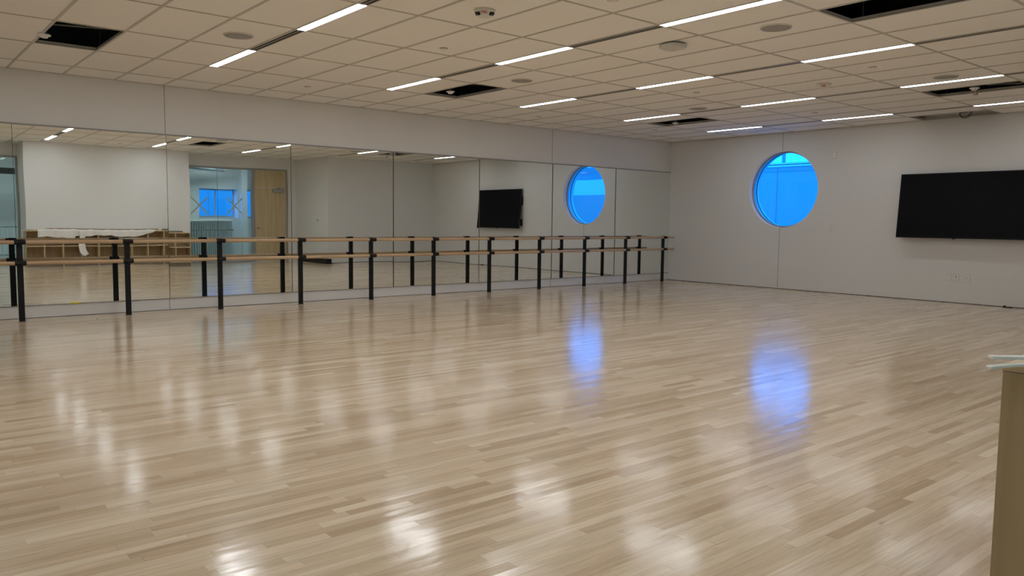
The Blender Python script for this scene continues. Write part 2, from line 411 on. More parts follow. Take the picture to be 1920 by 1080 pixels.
b = bm_(); box(b, (XJ, Y1, 0), (0, Y1+.004, .012)); struct('gap_shade_right', b, 'joint')

# ------------------------------------------------------------------ round window
wf = thing('window_1', 'round window filled with blue film', 'window'); wf['kind'] = 'structure'
del wf['category']
def annulus(b, x0, x1, r_out, r_in, n=96):
    P = []
    for x, r in ((x0, r_out), (x1, r_out), (x1, r_in), (x0, r_in)):
        P.append([b.verts.new((x, WY+r*math.cos(2*PI*i/n), WZ+r*math.sin(2*PI*i/n))) for i in range(n)])
    for a in range(4):
        A, B = P[a], P[(a+1) % 4]
        for i in range(n):
            f = b.faces.new((A[i], A[(i+1)%n], B[(i+1)%n], B[i])); f.smooth = a % 2 == 0
b = bm_(); annulus(b, .10, .16, WR+.001, WR-.028); obj('window_frame', b, 'alu', wf)
b = bm_(); annulus(b, .262, .268, WR+.001, WR-.010); obj('gasket_or_shade_rim', b, 'slot', wf)
b = bm_()
A = [b.verts.new((.165, WY+(WR-.002)*math.cos(2*PI*i/96), WZ+(WR-.002)*math.sin(2*PI*i/96))) for i in range(96)]; b.faces.new(A)
obj('pane', b, 'film', wf, recalc=False)

# outside, seen through the film
b = bm_(); box(b, (.4, -30, -.1), (40, 30, -.05)); struct('ground', b, 'ground', label='ground outside the round window')
nb = thing('neighboring_building', 'pale panelled building outside the round window, its upright post and coping catching light', 'building', (6, 0, 0))
b = bm_(); box(b, (6, -3.2, 0), (6.4, 14, 2.93)); obj('wall', b, 'ext', nb)
b = bm_()
for z in (2.93, 3.00): box(b, (5.94, -3.2, z), (6.45, 14, z+.045))
obj('coping', b, 'ext2', nb)
b = bm_()
for y in (-2.2, -.6, 1.0, 2.6, 4.2): box(b, (5.985, y-.015, 0), (6, y+.015, 2.9))
box(b, (5.98, -3.2, 2.80), (6, 14, 2.82)); obj('panel_joint', b, 'extj', nb)
b = bm_(); box(b, (6.5, 1.09, 2.5), (6.56, 1.17, 4.4)); obj('post', b, 'extd', nb)
n2 = thing('neighboring_building', 'low wall and pale building outside, shown only by the round window in the mirror', 'building', (6, -10, 0))
b = bm_(); box(b, (6, -22, 0), (6.3, -3.3, 2.28)); obj('wall', b, 'ext', n2)
b = bm_(); box(b, (9, -26, 0), (9.3, -4, 3.05)); obj('upper_wall', b, 'ext2', n2)
b = bm_(); box(b, (9.5, -26, 3.3), (12, -4, 3.6)); box(b, (9.4, -26, 3.02), (9.5, -4, 3.3)); obj('roof', b, 'extd', n2)

# ------------------------------------------------------------------ mirrors
# slopes of each panel (milliradians), by height: they hang slightly out of true
PAN = [(0, 0, 0), (-3.5, 0, 0), (-2.5, -1, 0), (-5.0, .5, 1.0), (-.5, -1.8, 0), (-6.5, -2.8, 2.0), (-10.5, -5.0, -2.2), (-10.5, -5.0, -2.2), (-8, -4, -2)]
MW = 1.8288
mlab = ['mirror panel beside the far corner, showing only plain wall', 'mirror panel showing the right half of the round blue window\'s surround and plain wall beyond it',
        'mirror panel with the black television in its left half', 'mirror panel with the far inner corner of the room and no television',
        'mirror panel showing the wooden door\'s plain neighbour wall and thermostat', 'mirror panel showing the glazed screen and the wooden door',
        'mirror panel showing most of the cubby shelves', 'leftmost mirror panel in view, cut by the frame edge', 'mirror panel beyond the left edge']
mlab[1] = 'mirror panel holding the reflected round blue window'
mlab[0] = 'rightmost mirror panel, ending at the corner, reflecting only plain wall'
mlab[3] = 'mirror panel just left of the reflected television, reflecting an empty wall corner'
mlab[4] = 'mirror panel reflecting the thermostat plates and the low black box'
for i in range(8):
    x1 = -i*MW - .0025; x0 = -(i+1)*MW + .0025; xc = (x0+x1)/2
    gx, gm, gb = PAN[i]; nx, nz = 14, 40
    if i == 0: gx = 0
    def slope(z):
        if z > 2.2: return -.7e-3 if gm < -2 else 0
        if z > 1.1: return (gm*1e-3)*(2.2-z)/1.1 + (-.7e-3 if gm < -2 else 0)*(z-1.1)/1.1
        return (gm + (gb-gm)*min(1, (1.1-z)/.55))*1e-3
    zs = [MB_ + (MT-MB_)*j/nz for j in range(nz+1)]; G = [0]
    for j in range(nz): G.append(G[-1] + slope((zs[j]+zs[j+1])/2)*(zs[j+1]-zs[j]))
    mid = (max(G)+min(G))/2
    ph = random.random()*6
    b = bm_(); P = []
    for j, z in enumerate(zs):
        P.append([b.verts.new((x0+(x1-x0)*q/nx, -.020 + gx*1e-3*((x0+(x1-x0)*q/nx)-xc) + G[j]-mid + .00010*math.sin(5.5*z+ph)*math.sin(4.2*((x0+(x1-x0)*q/nx)-xc)+ph), z)) for q in range(nx+1)])
    for j in range(nz):
        for q in range(nx):
            f = b.faces.new((P[j][q], P[j][q+1], P[j+1][q+1], P[j+1][q])); f.smooth = True
    for f in b.faces: f.normal_update()
    m = obj('wall_mirror', b, ['mirror', 'mirror_edge'], recalc=False)
    # thin dark edge round the silvered sheet
    b2 = bmesh.new(); b2.from_mesh(m.data)
    for e in [e for e in b2.edges if e.is_boundary]:
        p_, q_ = e.verts[0].co.copy(), e.verts[1].co.copy(); s_ = Vector((0, .005, 0))
        f = b2.faces.new([b2.verts.new(c_) for c_ in (p_, q_, q_+s_, p_+s_)]); f.material_index = 1; f.smooth = False
    b2.to_mesh(m.data); b2.free()
    tag(m, mlab[i], 'mirror', 'mirror panels along the wall')

for i in range(1, 8):
    trim((-i*MW-.0032, -.031, MB_), (-i*MW+.0032, -.004, MT), 'joint', 'thin dark upright joint between two mirror panels')

# ------------------------------------------------------------------ ballet barre
bar = thing('ballet_barre', 'floor-mounted double ballet barre, black posts and two wooden rails along the mirrors', 'barre', (-7, -.36, 0))
PX = [-.6264 - 1.2192*i for i in range(12)]
PY, RY = -.36, -.405
HU, HL = .985, .728
post = None
for x in PX:
    b = bm_(); box(b, (x-.032, PY-.02, .004), (x+.032, PY+.02, HU+.03)); box(b, (x-.036, PY-.024, HU+.028), (x+.036, PY+.024, HU+.034))
    o = obj('post', b, 'black', bar, bevel=.004)
    b = bm_(); lathe(b, [(.048, 0), (.048, .004), (.04, .008)], (x, PY, 0), 20); obj('floor_flange', b, 'steel', o)
    for z in (HU, HL):
        b = bm_(); tube(b, (x-.062, RY-.008, z), (x+.062, RY-.008, z), .0305, 24); box(b, (x-.036, RY-.01, z-.026), (x+.036, PY-.018, z+.026))
        obj('rail_clamp', b, 'black_plastic', o, bevel=.002)
for z in (HU, HL):
    b = bm_(); tube(b, (-14.4, RY-.008, z), (-.33, RY-.008, z), .0245, 28)
    obj('handrail', b, 'rail', bar, bevel=.004)

# ------------------------------------------------------------------ cubby shelves
CX0, CX1, CYF, CYB, CH = -11.42, -7.44, -10.69, -11.045, .85
UW = (CX1-CX0)/5; t = .018
cubl = ['first cubby unit at the camera end, its side panel filling the lower right edge', 'second cubby unit from the camera end, foam draped over its front',
        'middle cubby unit of the five', 'fourth cubby unit from the camera end, with clear fronts', 'cubby unit at the glazed screen end, long brown box on top']
for u in range(5):
    x0 = CX0 + u*UW + .0006; x1 = x0 + UW - .0012; xm = (x0+x1)/2
    r = thing('cubby_shelf', cubl[u], 'shelf unit', (xm, CYB, 0), 'maple cubby units against the white wall')
    for xa in (x0, x1-t):
        b = bm_(); box(b, (xa, CYB, 0), (xa+t, CYF, CH-.024)); obj('side_panel', b, 'cubby', r, bevel=.0008)
    b = bm_(); box(b, (x0, CYB, CH-.022), (x1, CYF+.003, CH)); obj('top_panel', b, 'cubby_edge', r, bevel=.001)
    b = bm_(); box(b, (x0+t, CYB, .1), (x1-t, CYF, .1+t)); obj('bottom_panel', b, 'cubby_edge', r)
    b = bm_(); box(b, (x0+t, CYB, .1+t), (x1-t, CYB+.008, CH-.024)); obj('back_panel', b, 'cubby', r)
    b = bm_(); box(b, (xm-t/2, CYB+.008, .1+t), (xm+t/2, CYF-.002, CH-.024)); obj('divider', b, 'cubby_edge', r)
    for xa, xb in ((x0+t, xm-t/2), (xm+t/2, x1-t)):
        b = bm_(); box(b, (xa, CYB+.008, .465), (xb, CYF-.004, .465+t)); obj('shelf', b, 'cubby_edge', r)
    b = bm_(); box(b, (x0+t, CYF-.05, 0), (x1-t, CYF-.035, .1)); obj('toe_kick', b, 'toe', r)

# foam, card and strips on the cubbies
def sheet(b, f, nu, nv, th=.003):
    P = [[b.verts.new(f(i/nu, j/nv)) for j in range(nv+1)] for i in range(nu+1)]
    for i in range(nu):
        for j in range(nv):
            q = b.faces.new((P[i][j], P[i+1][j], P[i+1][j+1], P[i][j+1])); q.smooth = True
def foam(u, v):
    x = -11.15 + 2.75*u
    wob = .012*math.sin(9*x) + .008*math.sin(23*x+1)
    L = .30 + .14 - .018*math.sin(5*x) - .01*math.sin(17*x) - (.12*max(0, u-.85)/.15) + (.05 if u < .3 else 0)
    s = v*L
    over = CYF + .012
    y0 = CYF - .29 + .0
    if s < .30: return (x, y0+s, CH+.006+abs(wob)*.8)
    return (x+.02*math.sin(30*x), over+.012*math.sin(14*x)+.01, CH+.006-(s-.30)*1.0 + wob*.3)
b = bm_(); sheet(b, foam, 90, 26)
o = obj('foam_sheet', b, 'foam'); tag(o, 'thin white packing foam draped over the front of the cubbies', 'packing foam')
md = o.modifiers.new('thick', 'SOLIDIFY'); md.thickness = .003; md.offset = 1
b = bm_()
def tail(u, v):
    z = CH - .02 - .60*v; w_ = .05 + .04*v
    return (-10.22 + (u-.5)*2*w_ + .04*v*v + .015*math.sin(8*v), CYF+.06+.008*math.sin(6*u+5*v), z + (.12*abs(u-.5) if v > .9 else 0))
sheet(b, tail, 8, 16); o = obj('foam_strip', b, 'foam'); tag(o, 'narrow white foam strip hanging down in front of the cubbies', 'packing foam')
md = o.modifiers.new('thick', 'SOLIDIFY'); md.thickness = .003; md.offset = 1
# two flat foam pieces sticking out at the camera end
b = bm_()
def strip(pts, w_, th):
    # flat ribbon on edge following pts
    for (p, q) in zip(pts, pts[1:]): pass
b = bm_(); d = Vector((.76, -.65, 0)).normalized(); n_ = Vector((-d.y, d.x, 0))
def slab(b, p, L, w_, th, bend=0):
    K = 10; rings = []
    for i in range(K+1):
        s = L*i/K; c = Vector(p) + d*s + Vector((0, 0, bend*(max(0, .16-s)/.16)**2))
        rings.append([b.verts.new(c + n_*a*w_/2 + Vector((0, 0, h))) for a, h in ((-1, 0), (1, 0), (1, th), (-1, th))])
    for A, B in zip(rings, rings[1:]):
        for i in range(4): f = b.faces.new((A[i], A[(i+1)%4], B[(i+1)%4], B[i]))
    b.faces.new(rings[0]); b.faces.new(rings[-1][::-1])
slab(b, (-11.475, -10.668, CH+.020), .42, .03, .011)
o = obj('foam_edge_strip', b, 'foam', bevel=.003); tag(o, 'upper of the two white foam strips jutting past the cubby corner', 'packing foam', 'foam strips on the cubby end')
b = bm_(); slab(b, (-11.51, -10.675, CH+.003), .40, .03, .010, bend=-.012)
o = obj('foam_edge_strip', b, 'foam', bevel=.003); tag(o, 'lower white foam strip with a drooping tip at the cubby corner', 'packing foam', 'foam strips on the cubby end')
b = bm_(); box(b, (-10.95, -11.035, CH+.001), (-8.3, -10.995, CH+.04)); o = obj('long_carton', b, 'card', bevel=.003); tag(o, 'long flat brown carton lying on the cubbies against the wall', 'carton')
b = bm_(); box(b, (-8.22, -10.98, CH+.001), (-7.62, -10.78, CH+.04)); o = obj('short_carton', b, 'toe', bevel=.003); tag(o, 'short dull brown box on the cubbies nearest the glazed screen', 'carton')

# ------------------------------------------------------------------ ceiling lights and slot diffusers
lp = None
rows = ['against the end wall', 'second from the end wall', 'third from the end wall', 'fourth from the end wall', 'nearest the camera on the left', 'behind the camera']
rows2 = ['row closest to the end wall', 'second row from the end wall', 'third row from the end wall', 'fourth row from the end wall', 'fifth row from the end wall', 'sixth row from the end wall']
seg = ['first lit strip from the mirror wall', 'second lit strip from the mirror wall', 'third lit strip from the mirror wall', 'fourth lit strip from the mirror wall']
sgd = ['first black slot from the mirror wall', 'second black slot from the mirror wall', 'third black slot from the mirror wall']
def make_light(lm):
    r = thing('ceiling_light', '', 'ceiling light', (0, 0, H), 'linear lights flush in the ceiling')
    b = bm_(); e = .6096-.004
    box(b, (-.05, -e, .006), (.05, e, .05)); box(b, (-.05, -e, -.003), (-.044, e, .006)); box(b, (.044, -e, -.003), (.05, e, .006))
    box(b, (-.044, -e, -.003), (.044, -e+.006, .006)); box(b, (-.044, e-.006, -.003), (.044, e, .006))
    h = obj('housing', b, 'tee'); h.parent = r; h.matrix_parent_inverse = Matrix()
    b = bm_(); box(b, (-.0435, -e+.0065, -.0025), (.0435, e-.0065, .0055)); h = obj('lens', b, lm); h.parent = r; h.matrix_parent_inverse = Matrix()
    return r
def make_slot():
    r = thing('slot_diffuser', '', 'air diffuser', (0, 0, H), 'black slot diffusers between the lights')
    b = bm_(); e = .6096-.004
    box(b, (-.05, -e, .03), (.05, e, .05))
    for a, c_ in ((-.05, .010), (-.004, .008), (.040, .010)): box(b, (a, -e, -.0015), (a+c_, e, .03))
    box(b, (-.05, -e, -.002), (.05, -e+.006, .03)); box(b, (-.05, e-.006, -.002), (.05, e, .03))
    h = obj('frame', b, 'tee'); h.parent = r; h.matrix_parent_inverse = Matrix()
    b = bm_()
    for a in (-.039, .005): box(b, (a, -e+.007, .0), (a+.034, e-.007, .029))
    h = obj('slot', b, 'slot'); h.parent = r; h.matrix_parent_inverse = Matrix()
    return r
LS = {}; D0 = None
for j, g in enumerate(ROWX):
    y = -1.88; n = 0
    while y-1.2192 > row_end(g)-.05:
        c = (g+.05, y-.6096, H); lit = n % 2 == 0
        if lit:
            lab = '%s in the %s' % (seg[n//2], rows2[j])
            lm = 'lamp_dim' if j < 2 else 'lamp_mid' if j == 2 else 'lamp'
            if lm not in LS: LS[lm] = make_light(lm); LS[lm].location = c; LS[lm]['label'] = lab
            else: copy_tree(LS[lm], c, lab)
        else:
            lab = '%s in the %s' % (sgd[n//2], rows2[j])
            if D0 is None: D0 = make_slot(); D0.location = c; D0['label'] = lab
            else: copy_tree(D0, c, lab)
        y -= 1.2192; n += 1

# ------------------------------------------------------------------ ceiling devices
def ceil_part(fn, name, m, r):
    b = bm_(); fn(b); h = obj(name, b, m); h.parent = r; h.matrix_parent_inverse = Matrix(); return h
def speaker(x, y, lab):
    r = thing('ceiling_speaker', lab, 'speaker', (x, y, H), 'round ceiling speakers')
    ceil_part(lambda b: lathe(b, [(.145, .004), (.145, -.004), (.138, -.007), (.134, -.004)], (0, 0, 0), 48), 'rim', 'offwhite', r)
    ceil_part(lambda b: lathe(b, [(.134, .002), (.134, -.006), (.08, -.0085), (0.0001, -.0095)], (0, 0, 0), 48), 'grille', 'grille', r)
speaker(-11.31, -3.67, 'round grey ceiling speaker at upper left, near the first lit strip')
speaker(-7.61, -3.70, 'round speaker right of the open tile in the middle of the ceiling')
speaker(-7.67, -7.42, 'round grey speaker at upper right, between a lit strip and a large open tile')
speaker(-3.985, -7.46, 'round speaker just above the lit strip on the far right')
speaker(-3.94, -3.72, 'small-looking round speaker above the far open tile')
def disc(x, y, lab):
    r = thing('sprinkler_cover', lab, 'sprinkler', (x, y, H), 'flat round sprinkler covers')
    ceil_part(lambda b: lathe(b, [(.04, .005), (.04, -.004), (.036, -.006), (.0001, -.0065)], (0, 0, 0), 28), 'cover_plate', 'offwhite', r)
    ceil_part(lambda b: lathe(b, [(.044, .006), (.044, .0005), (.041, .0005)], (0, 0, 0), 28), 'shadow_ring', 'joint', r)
for x, y, lab in ((-9.45, -4.58, 'small round sprinkler cover below the fire strobe, centre left of the ceiling'), (-9.45, -1.29, 'small round sprinkler cover near the mirror wall at left'),
                  (-9.46, -7.03, 'sprinkler cover cut by the top edge of the picture'), (-9.42, -9.9, 'sprinkler cover seen only in the mirror above the cubbies'),
                  (-5.2, -7.14, 'small sprinkler cover right of the pale detector on the right half'), (-5.2, -4.65, 'small sprinkler cover above the middle row lit strips'),
                  (-5.1, -1.21, 'small sprinkler cover near the mirror wall in mid distance'), (-2.17, -4.72, 'small sprinkler cover over the round window'), (-2.14, -1.33, 'farthest small sprinkler cover, near the room corner')):
    disc(x, y, lab)
# "FIRE" strobes
GL = {'F': [(0,0,0,1),(0,1,.6,1),(0,.5,.5,.5)], 'I': [(0,0,0,1)], 'R': [(0,0,0,1),(0,1,.55,1),(.55,1,.55,.5),(.55,.5,0,.5),(.2,.5,.6,0)], 'E': [(0,0,0,1),(0,1,.6,1),(0,.5,.5,.5),(0,0,.6,0)]}
def text(b, s, size, place):
    x = 0; tot = sum((.25 if c == 'I' else .85) for c in s)*size; x = -tot/2; r_ = size*.09
    for c in s:
        for (x0, y0, x1, y1) in GL[c]:
            tube(b, place(x+x0*size, y0*size), place(x+x1*size, y1*size), r_, 6)
        x += (.25 if c == 'I' else .85)*size
def strobe(x, y, lab, R_=.085, windows=True):
    r = thing('fire_strobe', lab, 'fire alarm', (x, y, H))
    prof = [(R_, .002), (R_, -.012), (R_*.92, -.026), (R_*.72, -.046), (R_*.45, -.055), (.0001, -.056)]
    ceil_part(lambda b: lathe(b, prof, (0, 0, 0), 40), 'housing', 'offwhite', r)
    vd = Vector((CAM.x-x, CAM.y-y, 0)).normalized(); side = Vector((-vd.y, vd.x, 0))
    nrm = (vd*.72 + Vector((0, 0, -.70))).normalized(); upv = (vd*.70 + Vector((0, 0, .72))).normalized()
    c0 = vd*R_*.84 + Vector((0, 0, -.037))
    def txt(b): text(b, 'FIRE', .021, lambda a, h: c0 - side*a*-1 + upv*(h-.002) + nrm*.001)
    ceil_part(txt, 'lettering', 'red', r)
    for s in ((-1, 1) if windows else ()):
        def win(b):
            c1 = (vd*.62 + side*s*.66)*R_ + Vector((0, 0, -.040))
            u2 = (side*.75 - vd*s*.5).normalized(); n3 = (vd*.6+side*s*.35+Vector((0, 0, -.75))).normalized(); v2 = n3.cross(u2).normalized()
            P = [c1 + u2*a*.021 + v2*h*.014 + n3*e for e in (-.012, .0045) for a, h in ((-1, -1), (1, -1), (1, 1), (-1, 1))]
            V = [b.verts.new(p) for p in P]
            for f in ((0,1,2,3),(4,5,6,7),(0,1,5,4),(1,2,6,5),(2,3,7,6),(3,0,4,7)): b.faces.new([V[i] for i in f])
        wo = ceil_part(win, 'strobe_window', 'black_plastic', r)
        def fl(b):
            c1 = (vd*.66 + side*s*.70)*R_ + Vector((0, 0, -.046)); lathe(b, [(.007, 0), (.007, -.004), (.0001, -.006)], c1, 12)
        ceil_part(fl, 'flash_lens', 'lensclear', wo)
strobe(-10.05, -6.07, 'white ceiling strobe reading FIRE in red between two black lenses, top centre', .092)
strobe(-4.56, -6.19, 'smaller-looking pale strobe with red FIRE above the far lit strips', .092, False)
# wireless access point
r = thing('wireless_access_point', 'pale rounded square access point beside the dark slot, top right of centre', 'access point', (-7.85, -6.36, H))
def ap(b):
    n = 32; prof = [(.115, 0), (.12, -.008), (.115, -.03), (.10, -.042), (0.0001, -.044)]; rings = []
    for rr, h in prof:
        rings.append([b.verts.new((rr*(abs(math.cos(q))**.5)*math.copysign(1, math.cos(q)), rr*(abs(math.sin(q))**.5)*math.copysign(1, math.sin(q)), h-.012)) for q in [2*PI*i/n for i in range(n)]])
    for A, B in zip(rings, rings[1:]):
        for i in range(n): f = b.faces.new((A[i], A[(i+1)%n], B[(i+1)%n], B[i])); f.smooth = True
ceil_part(ap, 'housing', 'ap_plastic', r)
ceil_part(lambda b: box(b, (-.07, -.07, -.014), (.07, .07, .004)), 'mounting_plate', 'black_plastic', r)
ceil_part(lambda b: lathe(b, [(.005, -.055), (.005, -.0575), (.0001, -.058)], (0, 0, 0), 12), 'status_light', 'red', r)
# white round heads left beside the open tiles
def head(x, y, lab, tagged=False):
    r = thing('pendent_sprinkler', lab, 'sprinkler', (x, y, H), 'white round heads at the open tiles')
    ceil_part(lambda b: lathe(b, [(.02, .05), (.02, .012), (.055, .004), (.062, -.006), (.058, -.014), (.035, -.020), (.033, -.034), (.0001, -.036)], (0, 0, 0), 28), 'escutcheon', 'plate', r)
    ceil_part(lambda b: tube(b, (0, 0, .05), (0, 0, 1.0), .012, 10), 'pipe', 'grey_panel', r)
    if tagged:
        ceil_part(lambda b: path(b, [(-.03, .0, .02), (-.05, -.03, -.03), (-.09, -.04, -.07), (-.10, -.05, -.10)], .0035), 'wire', 'plate', r)
        ceil_part(lambda b: box(b, (-.135, -.075, -.112), (-.075, -.03, -.095)), 'hanging_tag', 'card', r)
head(-12.80, -2.39, 'white round head on the edge of the upper left open tile')
head(-7.80, -2.37, 'white round head in the open tile at the middle of the ceiling')
head(-2.80, -2.36, 'white round head in the farthest small open tile')
head(-2.93, -7.40, 'white round head with a dangling wire and tag, open tile at far right', True)
# cable coil
r = thing('cable_coil', 'black cable looped below the open tile beside the end wall', 'cable', (-.28, -6.30, H))
def coil(b):
    for rr, dx, ph in ((.085, 0, 0), (.092, .015, .4), (.07, -.01, 1.0)):
        path(b, [(dx+.02*math.sin(q), rr*math.cos(q+ph), .035+rr*math.sin(q+ph)) for q in [2*PI*i/28 for i in range(28)]], .0035, 8, closed=True)
ceil_part(coil, 'cable', 'black_plastic', r)
ceil_part(lambda b: path(b, [(0, .02, .09), (.02, .03, .16), (.05, .02, .4)], .004), 'lead', 'black_plastic', r)
ceil_part(lambda b: box(b, (-.03, -.05, .03), (.0, .07, .06)), 'junction_box', 'black_plastic', r)
r = thing('cable_coil', 'dark cables looped inside the far right open tile', 'cable', (-2.75, -7.72, H))
def coil2(b):
    for rr, dz in ((.16, .06), (.13, .08), (.18, .05)):
        path(b, [(rr*math.cos(q), rr*1.2*math.sin(q), dz+.01*math.sin(3*q)) for q in [2*PI*i/28 for i in range(28)]], .006, 8, closed=True)
ceil_part(coil2, 'cable', 'grey_panel', r)

# ------------------------------------------------------------------ wall fittings
def plate(name, lab, cat, face, pos, w_=.072, h_=.115, holes_=(), grp=None, recess='slot'):
    """face: 'far' (x=0, faces -x), 'left' (y=0, faces -y), 'right' (faces +y), 'jog' (faces -x at XJ)"""
    r = thing(name, lab, cat, pos, grp)
    def P(a, dpt, z):      # a along the wall, dpt out of the wall
        return {'far': (-dpt, a, z), 'left': (a, -dpt, z), 'right': (a, dpt, z), 'jog': (-dpt, a, z)}[face]
    b = bm_(); box(b, P(-w_/2, 0, -h_/2), P(w_/2, .006, h_/2)); h = obj('cover_plate', b, 'plate', bevel=.0015); h.parent = r; sk = None
    b = bm_(); box(b, P(-w_/2-.003, 0, -h_/2-.003), P(w_/2+.003, .0018, h_/2+.003)); h = obj('gasket_or_shade_rim', b, 'rim'); h.parent = r  # slightly larger dark rim, painted in as the plate's shadow edge
    for (nm, a, z, ww, hh, m, dd) in holes_:
        b = bm_(); box(b, P(a-ww/2, .0062, z-hh/2), P(a+ww/2, .0062+dd, z+hh/2)); h = obj(nm, b, m)
        if nm == 'socket': sk = h
        h.parent = sk if (nm == 'slot' and sk) else r
    return r
duplex = [('socket', 0, .024, .034, .030, 'offwhite', .0015), ('socket', 0, -.024, .034, .030, 'offwhite', .0015), ('slot', -.006, .026, .002, .008, 'slot', .002), ('slot', .006, .026, .002, .008, 'slot', .002), ('slot', -.006, -.022, .002, .008, 'slot', .002), ('slot', .006, -.022, .002, .008, 'slot', .002)]
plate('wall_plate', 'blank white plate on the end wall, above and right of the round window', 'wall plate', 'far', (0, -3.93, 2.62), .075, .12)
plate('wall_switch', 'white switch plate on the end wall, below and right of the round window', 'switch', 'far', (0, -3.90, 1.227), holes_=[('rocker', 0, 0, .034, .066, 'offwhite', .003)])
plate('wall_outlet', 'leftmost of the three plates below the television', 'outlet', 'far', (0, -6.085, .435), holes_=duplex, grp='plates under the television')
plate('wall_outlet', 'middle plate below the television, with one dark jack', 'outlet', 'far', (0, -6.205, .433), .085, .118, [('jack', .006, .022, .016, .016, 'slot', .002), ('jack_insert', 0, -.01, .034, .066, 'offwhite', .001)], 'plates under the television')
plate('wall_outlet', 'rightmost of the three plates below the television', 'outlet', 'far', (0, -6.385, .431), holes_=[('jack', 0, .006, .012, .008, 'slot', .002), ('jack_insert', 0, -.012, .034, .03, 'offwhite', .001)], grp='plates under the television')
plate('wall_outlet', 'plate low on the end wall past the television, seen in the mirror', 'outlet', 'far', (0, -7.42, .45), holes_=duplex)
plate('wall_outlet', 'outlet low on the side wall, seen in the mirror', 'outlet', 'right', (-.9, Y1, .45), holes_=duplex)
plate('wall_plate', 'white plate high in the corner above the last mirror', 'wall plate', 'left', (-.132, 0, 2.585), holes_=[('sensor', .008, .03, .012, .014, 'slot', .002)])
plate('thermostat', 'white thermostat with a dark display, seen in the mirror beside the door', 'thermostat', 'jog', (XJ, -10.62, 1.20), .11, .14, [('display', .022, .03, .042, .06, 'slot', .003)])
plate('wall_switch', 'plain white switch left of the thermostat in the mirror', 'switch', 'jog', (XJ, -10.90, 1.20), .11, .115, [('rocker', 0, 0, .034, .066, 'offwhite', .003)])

# ------------------------------------------------------------------ television
tv = thing('wall_television', 'large black flat television mounted on the end wall', 'television', (0, -6.19, 1.64))
TY0, TY1, TZ0, TZ1 = -7.25, -5.235, 1.095, 2.205
def tp(y, z, d):      # d = depth behind the front face; the set leans back, top nearer the wall
    k_ = (z-TZ0)/(TZ1-TZ0); return (-.185 + .105*k_ + d, y, z)
def tvbox(b, y0, y1, z0, z1, d0, d1):
    V = [b.verts.new(tp(y, z, d_)) for d_ in (d0, d1) for y, z in ((y0, z0), (y1, z0), (y1, z1), (y0, z1))]
    for f in ((0,1,2,3),(4,7,6,5),(0,1,5,4),(1,2,6,5),(2,3,7,6),(3,0,4,7)): b.faces.new([V[i] for i in f])
b = bm_(); tvbox(b, TY0, TY1, TZ0, TZ1, .004, .045); obj('casing', b, 'black_plastic', tv, bevel=.003)
b = bm_(); tvbox(b, TY0+.012, TY1-.012, TZ0+.018, TZ1-.012, .0, .006); obj('screen', b, 'screen', tv)
b = bm_()
for y0, y1, z0, z1 in ((TY0, TY0+.011, TZ0, TZ1), (TY1-.011, TY1, TZ0, TZ1), (TY0+.011, TY1-.011, TZ1-.011, TZ1), (TY0+.011, TY1-.011, TZ0, TZ0+.017)): tvbox(b, y0, y1, z0, z1, -.002, .006)
obj('bezel', b, 'black_plastic', tv)
b = bm_(); tvbox(b, -6.215, -6.165, TZ0-.012, TZ0+.004, .0, .02); obj('logo_bar', b, 'slot', tv)
b = bm_()
for y in (-6.75, -5.6): box(b, (-.10, y-.03, 1.3), (-.0, y+.03, 2.0))
box(b, (-.03, -6.8, 1.45), (0, -5.55, 1.55)); box(b, (-.03, -6.8, 1.75), (0, -5.55, 1.85)); obj('wall_bracket', b, 'black_plastic', tv)
b = bm_(); box(b, (-.09, TY1-.03, 1.17), (-.03, TY1+.0, 1.35)); box(b, (-.07, TY1-.03, 1.75), (-.02, TY1-.0, 2.0)); obj('side_port_cover', b, 'black_plastic', tv)
b = bm_(); box(b, (-.10, TY0-.05, 1.15), (-.04, TY0+.02, 1.27)); obj('connector_box', b, 'black_plastic', tv)

# ------------------------------------------------------------------ glazed screens and door (seen in the mirrors)
def glazed(name, x0, x1, joints, lab, n):
    r = thing(name, lab, 'x', (x0, Y2, 0)); del r['category']; r['kind'] = 'structure'
    b = bm_(); z1 = 2.80; ya, yb = Y2-.08, Y2+.02
    box(b, (x0, ya, z1-.05), (x1, yb, z1)); box(b, (x0, ya, 0), (x1, yb, .05))
    for x in (x0, x1-.05): box(b, (x, ya, .05), (x+.05, yb, z1-.05))
    obj('window_frame', b, 'alu', r)
    xs_ = [x0+.05] + joints + [x1-.05]
    for a, c in zip(xs_, xs_[1:]):
        b = bm_(); box(b, (a+.003, Y2-.035, .05), (c-.003, Y2-.025, z1-.05)); o_ = obj('pane', b, 'glaz', r)
        xm, zm = (a+c)/2, 1.62
        b = bm_()
        for s in (-1, 1):
            p = Vector((xm-.24, Y2-.0245, zm-s*.25)); q = Vector((xm+.24, Y2-.0245, zm+s*.25)); dd = (q-p).normalized(); nn = Vector((-dd.z, 0, dd.x))*.019
            V = [b.verts.new(v_ + Vector((0, e, 0))) for e in (0, .0008+.0004*s) for v_ in (p-nn, q-nn, q+nn, p+nn)]
            for f in ((0,1,2,3),(4,7,6,5),(0,1,5,4),(1,2,6,5),(2,3,7,6),(3,0,4,7)): b.faces.new([V[i] for i in f])
        t_ = obj('tape_cross', b, 'tape' if n == 2 else 'tape_orange', o_); t_.matrix_parent_inverse = Matrix.Translation(-r.location) @ Matrix()
        t_.matrix_parent_inverse = Matrix()
    b = bm_()
    for j in joints: box(b, (j-.003, Y2-.034, .05), (j+.003, Y2-.026, z1-.05))
    obj('glass_joint', b, 'slot', r)
    return r
glazed('window_2', XP1, -5.15, [-6.22], 'floor-to-ceiling glazed screen beside the wooden door', 2)
glazed('window_3', -15.3, XP2, [-12.4, -13.45, -14.4], 'floor-to-ceiling glazed screen behind the camera', 3)
